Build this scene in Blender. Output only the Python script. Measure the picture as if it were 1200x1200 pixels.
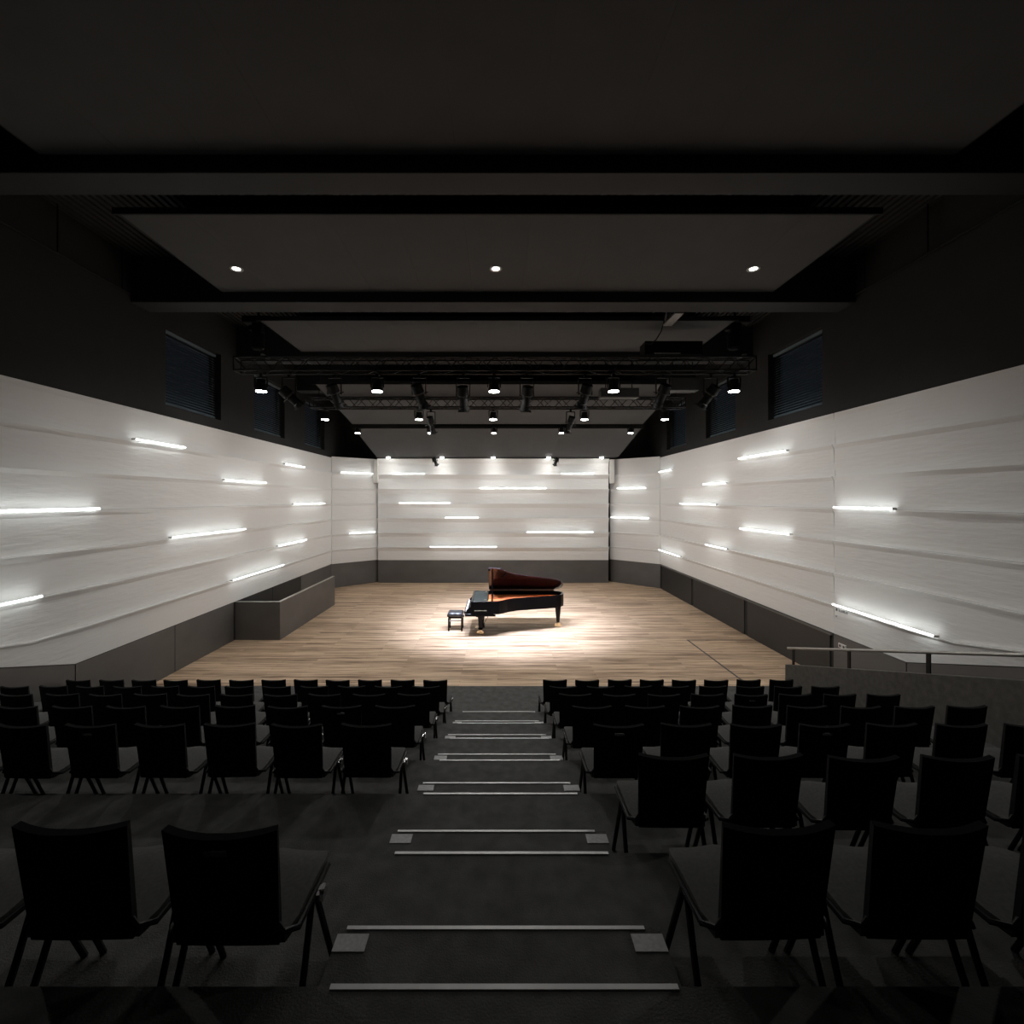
import bpy, bmesh, math, random
from mathutils import Vector, Matrix
rnd = random.Random(7)
PI = math.pi
C = bpy.context.scene.collection
for o in list(bpy.data.objects):
    bpy.data.objects.remove(o)

# ------------------------------------------------------------------ camera, world, exposure
H, F, CX, CY = 3.75, 540.0, 583.0, 585.0          # eye height (m), focal length and principal point of the photograph
cam_d = bpy.data.cameras.new('camera'); cam = bpy.data.objects.new('camera', cam_d); C.objects.link(cam)
cam.location = (0, 0, H); cam.rotation_euler = (PI/2, 0, 0)
cam_d.sensor_width = 36; cam_d.lens = 36*F/1200
cam_d.shift_x = (600-CX)/1200; cam_d.shift_y = -(600-CY)/1200
cam_d.clip_start = 0.05; cam_d.clip_end = 200
S = bpy.context.scene
S.camera = cam
w = bpy.data.worlds.new('world'); S.world = w; w.use_nodes = True
w.node_tree.nodes['Background'].inputs[0].default_value = (0.5, 0.6, 0.8, 1)
w.node_tree.nodes['Background'].inputs[1].default_value = 0.004
vs = S.view_settings
S.display_settings.display_device = 'sRGB'
vs.view_transform = 'Standard'; vs.look = 'None'; vs.gamma = 1; vs.exposure = 1.0
vs.use_curve_mapping = False
TUBE_EMIT = 4.2        # LED strips on the walls
LENS_EMIT = 30.0       # lit lamp lenses
FLOOD_W = 55.0        # can lights under the trusses
PROFILE_W = 1050.0      # profile spots aimed at the piano
WASH_W = 10.0
DOWN_W = 85.0
FILL_W = 48.0  # added lamps above the seats, out of view

def X_at(px, Y): return (px-CX)*Y/F
def Z_at(py, Y): return H-(py-CY)*Y/F

# ------------------------------------------------------------------ materials
def mat(name, col, rough=0.6, metal=0.0, spec=0.5, emit=None, es=0.0, coat=0.0, noise=None, bump=None):
    m = bpy.data.materials.new(name); m.use_nodes = True
    nt = m.node_tree; b = nt.nodes['Principled BSDF']
    b.inputs['Base Color'].default_value = (*col, 1)
    b.inputs['Roughness'].default_value = rough
    b.inputs['Metallic'].default_value = metal
    b.inputs['Specular IOR Level'].default_value = spec
    b.inputs['Coat Weight'].default_value = coat
    if emit:
        b.inputs['Emission Color'].default_value = (*emit, 1); b.inputs['Emission Strength'].default_value = es
    if noise or bump:
        tc = nt.nodes.new('ShaderNodeTexCoord')
    if noise:
        scale, amount = noise
        mp = nt.nodes.new('ShaderNodeMapping'); mp.inputs['Scale'].default_value = scale
        n = nt.nodes.new('ShaderNodeTexNoise'); n.inputs['Scale'].default_value = 1; n.inputs['Detail'].default_value = 5
        r = nt.nodes.new('ShaderNodeValToRGB')
        r.color_ramp.elements[0].position = 0.3; r.color_ramp.elements[1].position = 0.7
        r.color_ramp.elements[0].color = (*[c*(1-amount) for c in col], 1)
        r.color_ramp.elements[1].color = (*[min(1, c*(1+amount)) for c in col], 1)
        nt.links.new(tc.outputs['Object'], mp.inputs[0]); nt.links.new(mp.outputs[0], n.inputs['Vector'])
        nt.links.new(n.outputs['Fac'], r.inputs[0]); nt.links.new(r.outputs[0], b.inputs['Base Color'])
    if bump:
        scale, strength, dist = bump
        mp = nt.nodes.new('ShaderNodeMapping'); mp.inputs['Scale'].default_value = scale
        n = nt.nodes.new('ShaderNodeTexNoise'); n.inputs['Scale'].default_value = 1; n.inputs['Detail'].default_value = 3
        bp = nt.nodes.new('ShaderNodeBump'); bp.inputs['Strength'].default_value = strength; bp.inputs['Distance'].default_value = dist
        nt.links.new(tc.outputs['Object'], mp.inputs[0]); nt.links.new(mp.outputs[0], n.inputs['Vector'])
        nt.links.new(n.outputs['Fac'], bp.inputs['Height']); nt.links.new(bp.outputs[0], b.inputs['Normal'])
    return m

M = {}
M['board'] = mat('white_board', (0.82, 0.82, 0.81), 0.75, spec=0.25, bump=((2.5, 2.5, 17), 0.55, 0.014))
M['base'] = mat('dark_base_paint', (0.112, 0.106, 0.101), 0.45, noise=((1.2, 1.2, 2), 0.12))
M['base_black'] = mat('black_base_panel', (0.028, 0.028, 0.028), 0.5, noise=((1.2, 1.2, 2), 0.12))
M['upper'] = mat('black_upper_wall', (0.0165, 0.0165, 0.0165), 0.85, noise=((3, 3, 3), 0.12))
M['ceil'] = mat('black_ceiling', (0.016, 0.0155, 0.015), 0.85, noise=((1, 3, 3), 0.1))
M['beam'] = mat('black_beam', (0.0115, 0.012, 0.0125), 0.7, noise=((2, 2, 2), 0.1))
M['canopy'] = mat('grey_canopy', (0.056, 0.056, 0.0565), 0.8, noise=((2, 2, 2), 0.06), bump=((30, 30, 30), 0.1, 0.01))
M['canopy_edge'] = mat('black_canopy_edge', (0.006, 0.006, 0.006), 0.8, noise=((2, 2, 2), 0.06))
M['carpet'] = mat('dark_carpet', (0.09, 0.09, 0.087), 0.95, spec=0.1, noise=((9, 9, 9), 0.22), bump=((120, 120, 120), 0.4, 0.01))
M['concrete'] = mat('grey_parapet', (0.095, 0.09, 0.082), 0.9, spec=0.2, noise=((12, 12, 12), 0.18), bump=((70, 70, 70), 0.3, 0.01))
M['nosing'] = mat('aluminium_nosing', (0.62, 0.62, 0.62), 0.4, 0.3, noise=((8, 2, 2), 0.1))
M['patch'] = mat('grey_anti_slip_patch', (0.5, 0.5, 0.5), 0.8, noise=((60, 60, 60), 0.15))
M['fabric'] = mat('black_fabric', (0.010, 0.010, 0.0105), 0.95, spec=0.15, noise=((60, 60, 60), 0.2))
M['seatfab_lit'] = mat('black_fabric_lit', (0.085, 0.085, 0.082), 0.95, spec=0.15, noise=((60, 60, 60), 0.15))  # same black fabric as the backs, painted lighter as if lit from above
M['blackmetal'] = mat('black_metal', (0.005, 0.005, 0.005), 0.55, 0.0, 0.2, noise=((20, 20, 20), 0.2))
M['truss'] = mat('black_truss', (0.009, 0.009, 0.009), 0.4, 0.2, 0.3, noise=((20, 20, 20), 0.2))
M['steel'] = mat('brushed_steel', (0.36, 0.35, 0.33), 0.4, 0.7, noise=((20, 4, 20), 0.12))
M['chrome'] = mat('chrome', (0.6, 0.6, 0.6), 0.25, 1.0, noise=((20, 20, 20), 0.05))
M['case'] = mat('black_piano_lacquer', (0.003, 0.0026, 0.0026), 0.2, spec=0.13, coat=0.0, noise=((4, 4, 4), 0.2))
M['lid'] = mat('lid_lacquer_red_reflection', (0.014, 0.004, 0.006), 0.16, spec=0.35, coat=0.1, noise=((3, 8, 3), 0.25))  # dark red painted in for the gold plate reflected in the lid
M['gold'] = mat('gold_plate', (0.85, 0.36, 0.15), 0.35, 0.35, noise=((6, 14, 6), 0.2))
M['string'] = mat('copper_string', (0.85, 0.45, 0.28), 0.3, 0.8, noise=((9, 9, 9), 0.1))
M['brass'] = mat('brass', (0.75, 0.60, 0.38), 0.25, 0.9, noise=((9, 9, 9), 0.1))
M['ivory'] = mat('ivory_key', (0.85, 0.83, 0.78), 0.3, noise=((9, 9, 9), 0.03))
M['deskfelt'] = mat('dark_green_grey_desk', (0.016, 0.019, 0.016), 0.6, spec=0.2, noise=((9, 9, 9), 0.15))
M['leather'] = mat('black_leather', (0.02, 0.021, 0.024), 0.35, noise=((20, 20, 20), 0.2))
M['tube'] = mat('led_diffuser', (0.9, 0.9, 0.9), 0.5, emit=(0.95, 1.0, 0.99), es=TUBE_EMIT, noise=((5, 5, 5), 0.02))
M['lens'] = mat('lit_lens', (0.9, 0.9, 0.9), 0.3, emit=(1.0, 0.98, 0.94), es=LENS_EMIT, noise=((5, 5, 5), 0.02))
M['dimlens'] = mat('lit_downlight', (0.9, 0.9, 0.9), 0.3, emit=(1.0, 0.97, 0.92), es=4, noise=((5, 5, 5), 0.02))
M['darklens'] = mat('dark_glass_lens', (0.05, 0.05, 0.06), 0.1, noise=((5, 5, 5), 0.05))
M['blind'] = mat('blue_grey_blind', (0.15, 0.20, 0.235), 0.6, noise=((3, 3, 30), 0.15))
M['white'] = mat('white_plastic', (0.7, 0.69, 0.66), 0.5, noise=((6, 6, 6), 0.04))
M['ink'] = mat('grey_print', (0.16, 0.16, 0.17), 0.7, noise=((30, 30, 30), 0.2))
M['gilt'] = mat('gilt_lettering', (0.42, 0.38, 0.30), 0.4, 0.5, noise=((30, 30, 30), 0.2))
M['greybox'] = mat('grey_box', (0.05, 0.05, 0.05), 0.6, noise=((6, 6, 6), 0.1))

def glass_mat():
    m = bpy.data.materials.new('window_glass'); m.use_nodes = True
    b = m.node_tree.nodes['Principled BSDF']
    b.inputs['Base Color'].default_value = (0.9, 0.95, 1, 1); b.inputs['Roughness'].default_value = 0.03
    b.inputs['Transmission Weight'].default_value = 1; b.inputs['IOR'].default_value = 1.45
    tc = m.node_tree.nodes.new('ShaderNodeTexCoord'); n = m.node_tree.nodes.new('ShaderNodeTexNoise'); n.inputs['Scale'].default_value = 2
    mr = m.node_tree.nodes.new('ShaderNodeMapRange'); mr.inputs['To Min'].default_value = 0.02; mr.inputs['To Max'].default_value = 0.06
    m.node_tree.links.new(tc.outputs['Object'], n.inputs['Vector']); m.node_tree.links.new(n.outputs['Fac'], mr.inputs[0])
    m.node_tree.links.new(mr.outputs[0], b.inputs['Roughness'])
    return m
M['glass'] = glass_mat()

def wood_mat():
    m = bpy.data.materials.new('oak_stage_floor'); m.use_nodes = True
    nt = m.node_tree; N = nt.nodes; L = nt.links; b = N['Principled BSDF']
    tc = N.new('ShaderNodeTexCoord')
    br = N.new('ShaderNodeTexBrick'); br.offset = 0.37; br.inputs['Scale'].default_value = 1
    br.inputs['Brick Width'].default_value = 2.1; br.inputs['Row Height'].default_value = 0.115
    br.inputs['Mortar Size'].default_value = 0.004; br.inputs['Mortar Smooth'].default_value = 0.2
    br.inputs['Color1'].default_value = (0, 0, 0, 1); br.inputs['Color2'].default_value = (1, 1, 1, 1); br.inputs['Mortar'].default_value = (0, 0, 0, 1)
    L.new(tc.outputs['Object'], br.inputs['Vector'])
    mp = N.new('ShaderNodeMapping'); mp.inputs['Scale'].default_value = (0.5, 19, 1)
    n1 = N.new('ShaderNodeTexNoise'); n1.inputs['Scale'].default_value = 1; n1.inputs['Detail'].default_value = 4; n1.inputs['Roughness'].default_value = 0.65
    L.new(tc.outputs['Object'], mp.inputs[0]); L.new(mp.outputs[0], n1.inputs['Vector'])
    mp2 = N.new('ShaderNodeMapping'); mp2.inputs['Scale'].default_value = (1.6, 40, 1)
    n2 = N.new('ShaderNodeTexNoise'); n2.inputs['Scale'].default_value = 1; n2.inputs['Detail'].default_value = 3
    L.new(tc.outputs['Object'], mp2.inputs[0]); L.new(mp2.outputs[0], n2.inputs['Vector'])
    a = N.new('ShaderNodeMath'); a.operation = 'MULTIPLY_ADD'; a.inputs[1].default_value = 0.13
    L.new(br.outputs['Color'], a.inputs[0])
    s1 = N.new('ShaderNodeMath'); s1.operation = 'MULTIPLY'; s1.inputs[1].default_value = 0.85; L.new(n1.outputs['Fac'], s1.inputs[0])
    L.new(s1.outputs[0], a.inputs[2])
    a2 = N.new('ShaderNodeMath'); a2.operation = 'MULTIPLY_ADD'; a2.inputs[1].default_value = 0.45
    L.new(n2.outputs['Fac'], a2.inputs[0]); L.new(a.outputs[0], a2.inputs[2])
    r = N.new('ShaderNodeValToRGB'); e = r.color_ramp.elements
    e[0].position = 0.53; e[0].color = (0.125, 0.070, 0.038, 1)
    e[1].position = 0.80; e[1].color = (0.68, 0.495, 0.34, 1)
    k = e.new(0.66); k.color = (0.36, 0.243, 0.156, 1)
    L.new(a2.outputs[0], r.inputs[0]); L.new(r.outputs[0], b.inputs['Base Color'])
    b.inputs['Roughness'].default_value = 0.55; b.inputs['Specular IOR Level'].default_value = 0.3
    bp = N.new('ShaderNodeBump'); bp.inputs['Strength'].default_value = 0.25; bp.inputs['Distance'].default_value = 0.01
    L.new(a2.outputs[0], bp.inputs['Height']); L.new(bp.outputs[0], b.inputs['Normal'])
    return m
M['wood'] = wood_mat()

# ------------------------------------------------------------------ mesh helpers
def BM(): return bmesh.new()
def add_hexa(bm, v):            # v: 8 corners, bottom ring then top ring
    vs_ = [bm.verts.new(p) for p in v]
    for f in ((3, 2, 1, 0), (4, 5, 6, 7), (0, 1, 5, 4), (1, 2, 6, 5), (2, 3, 7, 6), (3, 0, 4, 7)):
        bm.faces.new([vs_[i] for i in f])
def add_box(bm, a, b):
    (x0, y0, z0), (x1, y1, z1) = a, b
    add_hexa(bm, [(x0, y0, z0), (x1, y0, z0), (x1, y1, z0), (x0, y1, z0), (x0, y0, z1), (x1, y0, z1), (x1, y1, z1), (x0, y1, z1)])
def frame_of(d):
    d = d.normalized(); u = d.cross(Vector((0, 0, 1)))
    if u.length < 1e-3: u = Vector((1, 0, 0))
    u.normalize(); return u, d.cross(u).normalized()
def add_tube(bm, p0, p1, r0, r1=None, n=8):
    p0, p1 = Vector(p0), Vector(p1); r1 = r0 if r1 is None else r1
    u, v = frame_of(p1-p0)
    a = [bm.verts.new(p0+(u*math.cos(2*PI*i/n)+v*math.sin(2*PI*i/n))*r0) for i in range(n)]
    b = [bm.verts.new(p1+(u*math.cos(2*PI*i/n)+v*math.sin(2*PI*i/n))*r1) for i in range(n)]
    for i in range(n):
        bm.faces.new((a[i], a[(i+1) % n], b[(i+1) % n], b[i]))
    bm.faces.new(a[::-1]); bm.faces.new(b)
def add_path(bm, pts, r, n=6):
    pts = [Vector(p) for p in pts]; rings = []
    for i, p in enumerate(pts):
        d = pts[min(i+1, len(pts)-1)]-pts[max(i-1, 0)]
        u, v = frame_of(d)
        rings.append([bm.verts.new(p+(u*math.cos(2*PI*k/n)+v*math.sin(2*PI*k/n))*r) for k in range(n)])
    for a, b in zip(rings, rings[1:]):
        for k in range(n):
            bm.faces.new((a[k], a[(k+1) % n], b[(k+1) % n], b[k]))
    bm.faces.new(rings[0][::-1]); bm.faces.new(rings[-1])
def add_lathe(bm, prof, n=16, c=(0, 0, 0)):
    rings = []
    for r, z in prof:
        rings.append([bm.verts.new((c[0]+r*math.cos(2*PI*k/n), c[1]+r*math.sin(2*PI*k/n), c[2]+z)) for k in range(n)])
    for a, b in zip(rings, rings[1:]):
        for k in range(n):
            bm.faces.new((a[k], a[(k+1) % n], b[(k+1) % n], b[k]))
    bm.faces.new(rings[0][::-1]); bm.faces.new(rings[-1])
def add_prism(bm, outline, z0, z1):
    a = [bm.verts.new((x, y, z0)) for x, y in outline]; b = [bm.verts.new((x, y, z1)) for x, y in outline]
    n = len(a)
    for i in range(n):
        bm.faces.new((a[i], a[(i+1) % n], b[(i+1) % n], b[i]))
    bm.faces.new(a[::-1]); bm.faces.new(b)
def mesh_of(name, bm, m, bevel=0.0, smooth=False):
    bmesh.ops.recalc_face_normals(bm, faces=bm.faces[:])
    if bevel:
        es = [e for e in bm.edges if len(e.link_faces) == 2 and e.calc_face_angle(0) > 0.5]
        bmesh.ops.bevel(bm, geom=es, offset=bevel, segments=1, affect='EDGES', clamp_overlap=True)
    if smooth:
        for f in bm.faces: f.smooth = True
        for e in bm.edges:
            if len(e.link_faces) == 2 and e.calc_face_angle(0) > 0.6: e.smooth = False
    me = bpy.data.meshes.new(name); bm.to_mesh(me); bm.free()
    me.materials.append(m); return me
def obj(name, bm, m, parent=None, bevel=0.0, smooth=False, kind=None):
    me = bm if isinstance(bm, bpy.types.Mesh) else mesh_of(name, bm, m, bevel, smooth)
    o = bpy.data.objects.new(name, me); C.objects.link(o)
    if parent: o.parent = parent
    if kind: o['kind'] = kind
    return o
def tag(o, label, cat, group=None):
    o['label'] = label; o['category'] = cat
    if group: o['group'] = group
    return o
def thing(name, label, cat, loc=(0, 0, 0), rotz=0, group=None):
    o = bpy.data.objects.new(name, None); C.objects.link(o)
    o.location = loc; o.rotation_euler = (0, 0, rotz); o.empty_display_size = 0.1
    return tag(o, label, cat, group)
def dup(root, loc, label, rot=None):
    r = root.copy(); C.objects.link(r); r.location = loc; r['label'] = label
    if rot is not None: r.rotation_euler = rot
    for ch in root.children:
        c = ch.copy(); C.objects.link(c); c.parent = r
        for g in ch.children:
            d = g.copy(); C.objects.link(d); d.parent = c
    return r
def struct(name, bm, m, parent=None, bevel=0.0):
    return obj(name, bm, m, parent, bevel, kind=None if parent else 'structure')

# ------------------------------------------------------------------ dimensions read off the photograph
XL, XR = -7.0, 6.85
YC, YB = 19.4, 20.66                 # corner with the wings; face of the back wall panel
ZT = 8.4
ZB = 1.02                            # lower edge of the white boards
ZTOP = 5.50
LZ = [1.62, 2.27, 2.92, 3.57, 4.22, 4.87]
RISE = 0.30
EDGE = [7.48, 6.48, 5.49, 4.50, 3.52, 2.54, 1.56]       # front edges of the tiers, B .. H
STAGE_Y = 9.25
PX = 5.74                            # parapet face
WIN = [(9.75, 11.7), (13.3, 15.2), (16.8, 18.7)]; WZ = (5.75, 7.42)
YR = -1.6                            # rear wall

# ------------------------------------------------------------------ floor and tiers
bm = BM(); add_box(bm, (XL-0.2, STAGE_Y, -0.2), (XR+0.2, 21.6, 0))
floor = struct('floor', bm, M['wood'])
bm = BM()
gx = 5.06
add_box(bm, (gx-0.02, STAGE_Y+0.05, -0.01), (gx+0.02, 12.3, 0.003)); add_box(bm, (gx, 12.26, -0.01), (XR-0.05, 12.3, 0.003))
struct('lift_joint', bm, M['base_black'], floor)
bm = BM(); add_box(bm, (XL-0.2, YR-0.2, -0.25), (XR+0.2, STAGE_Y, 0))
struct('front_floor', bm, M['carpet'])
for i, y in enumerate(EDGE):
    z = RISE*(i+1)
    y0 = EDGE[i+1] if i+1 < len(EDGE) else YR
    bm = BM(); add_box(bm, (XL, y0, z-RISE), (PX, y, z))
    if i > 0: pass
    t = struct('seating_tier', bm, M['carpet'])
    bm = BM(); add_box(bm, (-0.565, y-0.014, z), (0.61, y+0.004, z+0.006))
    struct('nosing', bm, M['nosing'], t)
    # half step standing against the riser
    if i > 0:
        hz = z-RISE/2
        bm = BM(); add_box(bm, (-0.66, y, z-RISE), (0.68, y+0.375, hz))
        s = struct('stair_step', bm, M['carpet'])
        bm = BM(); add_box(bm, (-0.63, y+0.363, hz), (0.615, y+0.379, hz+0.006)); struct('nosing', bm, M['nosing'], s)
        for xa, xb in ((-0.66, -0.53), (0.55, 0.68)):
            bm = BM(); add_box(bm, (xa, y+0.27, hz), (xb, y+0.345, hz+0.004)); struct('anti_slip_patch', bm, M['patch'], s)

# ------------------------------------------------------------------ side walls with window openings
def side_wall(name, xi, xo):
    bm = BM()
    x0, x1 = min(xi, xo), max(xi, xo)
    add_box(bm, (x0, YR, -0.2), (x1, 21.6, WZ[0])); add_box(bm, (x0, YR, WZ[1]), (x1, 21.6, ZT))
    ys = [YR]+[v for wv in WIN for v in wv]+[21.6]
    for k in range(0, len(ys), 2):
        add_box(bm, (x0, ys[k], WZ[0]), (x1, ys[k+1], WZ[1]))
    return struct(name, bm, M['upper'])
wall_left = side_wall('wall_left', XL-0.02, XL-0.34)
wall_right = side_wall('wall_right', XR+0.02, XR+0.34)
bm = BM(); add_box(bm, (XL-0.34, 21.15, -0.2), (XR+0.34, 21.6, ZT)); wall_back = struct('wall_back', bm, M['upper'])
bm = BM(); add_box(bm, (XL-0.34, YR-0.3, -0.2), (XR+0.34, YR, ZT)); struct('wall_rear', bm, M['upper'])

n_win = 0
for side, xi in ((-1, XL-0.02), (1, XR+0.02)):
    for (a, b) in WIN:
        n_win += 1
        xg = xi+side*0.24
        fr = BM(); t = 0.06
        for box in (((a, WZ[0]), (b, WZ[0]+t)), ((a, WZ[1]-t), (b, WZ[1])), ((a, WZ[0]+t), (a+t, WZ[1]-t)), ((b-t, WZ[0]+t), (b, WZ[1]-t))):
            (ya, za), (yb, zb) = box
            add_box(fr, (xg-0.04, ya, za), (xg+0.04, yb, zb))
        wn = struct('window_%d' % n_win, fr, M['canopy_edge'])
        g = BM(); add_box(g, (xg+side*0.01-0.004, a+t, WZ[0]+t), (xg+side*0.01+0.004, b-t, WZ[1]-t)); obj('window_pane', g, M['glass'], wn)
        sl = BM(); xb_ = xg-side*0.10
        z = WZ[0]+0.09
        while z < WZ[1]-0.1:
            dx, dz = 0.028, 0.020
            v = [(xb_-side*dx, a+0.05, z-dz), (xb_+side*dx, a+0.05, z+dz), (xb_+side*dx, b-0.05, z+dz), (xb_-side*dx, b-0.05, z-dz)]
            add_hexa(sl, v+[(p[0], p[1], p[2]+0.003) for p in v]); z += 0.062
        o = obj('blind_slats', sl, M['blind'], wn); o['kind'] = 'stuff'
        hb = BM(); add_box(hb, (xb_-0.03, a+0.03, WZ[1]-0.075), (xb_+0.03, b-0.03, WZ[1]-0.02)); obj('blind_headrail', hb, M['blind'], wn)
        bb = BM(); add_box(bb, (xb_-0.025, a+0.05, WZ[0]+0.045), (xb_+0.025, b-0.05, WZ[0]+0.07)); obj('blind_bottom_rail', bb, M['blind'], wn)

# ------------------------------------------------------------------ white stepped boards
def zb_left(y): return ZB+max(0, 7.64-y)*0.312
def zb_right(y): return ZB+max(0, 7.72-y)*0.318
def flat(y): return ZB
LIPS = {}
def boards(parent, A, B, zb, ztop, amp, seed, base=0.05, key=None, bend=None):
    """boards from point A to point B along a wall, each with a proud top lip that forms a ledge"""
    r = random.Random(seed)
    A, B = Vector((*A, 0)), Vector((*B, 0)); d = B-A; L = d.length; d.normalize()
    n = Vector((-d.y, d.x, 0))                 # into the room
    k = max(2, int(L/2.3)); ss = [L*i/k for i in range(k+1)]
    if bend is not None: ss = sorted(ss+[bend]); k += 1
    zs = [ZB]+LZ+[ztop]
    lip = [[0.0]*(k+1)]+[[amp*(0.6 if i in (0, k) else (r.uniform(0.8, 1.1) if key == 'B' else r.uniform(0.35, 1.15))) for i in range(k+1)] for _ in LZ]+[[amp*(0.9 if key == 'B' else 0.3)]*(k+1)]
    LIPS[key or parent.name] = (A, d, n, ss, [[base+v for v in row] for row in lip[1:7]])
    low = [[0.0]*(k+1)]+[[0.0 if i in (0, k) or key == 'B' else amp*r.uniform(-0.15, 0.25) for i in range(k+1)] for _ in LZ]
    kn, kz = (0.25, 0.68) if key == 'B' else (0.45, 0.85)  # outward kink below each lip, shaped so the face darkens there
    for row in range(7):
        bm = BM(); rings = []
        for i, s in enumerate(ss):
            p = A+d*s; z0, z1 = max(zs[row], zb(p.y)), max(zs[row+1], zb(p.y)+0.002)-0.004
            ob, ot = base+low[row][i], base+lip[row+1][i]
            rings.append([bm.verts.new(q) for q in (p+Vector((0, 0, z0)), p+n*ob+Vector((0, 0, z0)), p+n*(ob*(1-kn)+ot*kn)+Vector((0, 0, z0*(1-kz)+z1*kz)), p+n*ot+Vector((0, 0, z1-0.02)), p+n*ot+Vector((0, 0, z1)), p+Vector((0, 0, z1)))])
        for a, b in zip(rings, rings[1:]):
            for j in range(6):
                bm.faces.new((a[j], a[(j+1) % 6], b[(j+1) % 6], b[j]))
        bm.faces.new(rings[0]); bm.faces.new(rings[-1][::-1])
        struct('board', bm, M['board'], parent)
# normals: direction chosen so that (-dy, dx) points into the room
boards(wall_left, (XL-0.05, YC), (XL-0.05, 4.4), zb_left, ZTOP, 0.10, 3, key='L', bend=YC-7.64)
boards(wall_right, (XR+0.05, 9.36), (XR+0.05, YC), zb_right, ZTOP, 0.10, 5, key='R')
boards(wall_right, (XR+0.05, 4.4), (XR+0.05, 9.335), zb_right, ZTOP, 0.10, 8, key='N', bend=7.72-4.4)
bm = BM(); add_box(bm, (XR-0.01, 9.335, ZB), (XR+0.02, 9.36, ZTOP-0.01)); struct('joint_strip', bm, M['board'], wall_right)

# wings between the side walls and the back panel
WLa, WLb = Vector((XL, YC, 0)), Vector((-5.25, 21.0, 0))
WRa, WRb = Vector((XR, YC, 0)), Vector((5.15, 21.0, 0))
def wing(name, a, b, seed):
    bm = BM(); d = (b-a).normalized(); n = Vector((-d.y, d.x, 0))
    if n.y > 0: n = -n
    v = [a, b, b-n*0.15, a-n*0.15]
    add_hexa(bm, [tuple(p) for p in v]+[tuple(p+Vector((0, 0, ZTOP-0.01))) for p in v])
    o = struct(name, bm, M['base'])
    if d.x > 0: boards(o, (b.x, b.y), (a.x, a.y), flat, ZTOP+0.05, 0.09, seed, 0.04, key=name)
    else: boards(o, (a.x, a.y), (b.x, b.y), flat, ZTOP+0.05, 0.09, seed, 0.04, key=name)
    return o
wing_l = wing('wall_left_wing', WLa, WLb, 12); wing_r = wing('wall_right_wing', WRa, WRb, 14)

# back wall panel
bx0, bx1 = X_at(443, YB), X_at(713, YB)
bm = BM(); add_box(bm, (bx0, YB+0.02, 0), (bx1, 21.15, 5.55))
panel = struct('wall_stage_back', bm, M['base'])
boards(panel, (bx1, YB+0.05), (bx0, YB+0.05), flat, 5.56, 0.19, 21, 0.04, key='B')

# dark base along the walls, panel by panel
def base_panels(parent, side, ys, m, zt=ZB-0.015, gap=0.02, proud=0.0, clip=None):
    for a, b in zip(ys, ys[1:]):
        x = (XL if side < 0 else XR); lo, hi = a+gap/2, b-gap/2
        bm = BM(); x0 = x+side*0.03; x1 = x-side*proud
        za = clip(lo)-0.015 if clip else zt; zb_ = clip(hi)-0.015 if clip else zt
        add_hexa(bm, [(x0, lo, 0), (x1, lo, 0), (x1, hi, 0), (x0, hi, 0), (x0, lo, za), (x1, lo, za), (x1, hi, zb_), (x0, hi, zb_)])
        struct('base_panel', bm, m, parent)
base_panels(wall_left, -1, [7.64, 10.0, 12.24], M['base'])
base_panels(wall_left, -1, [12.24, 14.35, 16.4], M['base_black'])  # black colour stands in for the dark of the opening here
base_panels(wall_left, -1, [16.4, 19.38], M['base'])
base_panels(wall_left, -1, [3.6, 7.64], M['base'], clip=zb_left)
base_panels(wall_right, 1, [9.42, 12.72, 16.2, 19.3], M['base_black'], gap=0.16, proud=-0.0)
base_panels(wall_right, 1, [7.72, 9.40], M['base'])
base_panels(wall_right, 1, [3.6, 7.72], M['base'], clip=zb_right)
bm = BM(); add_box(bm, (XR-0.05, 9.40, ZB-0.05), (XR, 19.3, ZB-0.02)); struct('shadow_rail', bm, M['base'], wall_right)

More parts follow.
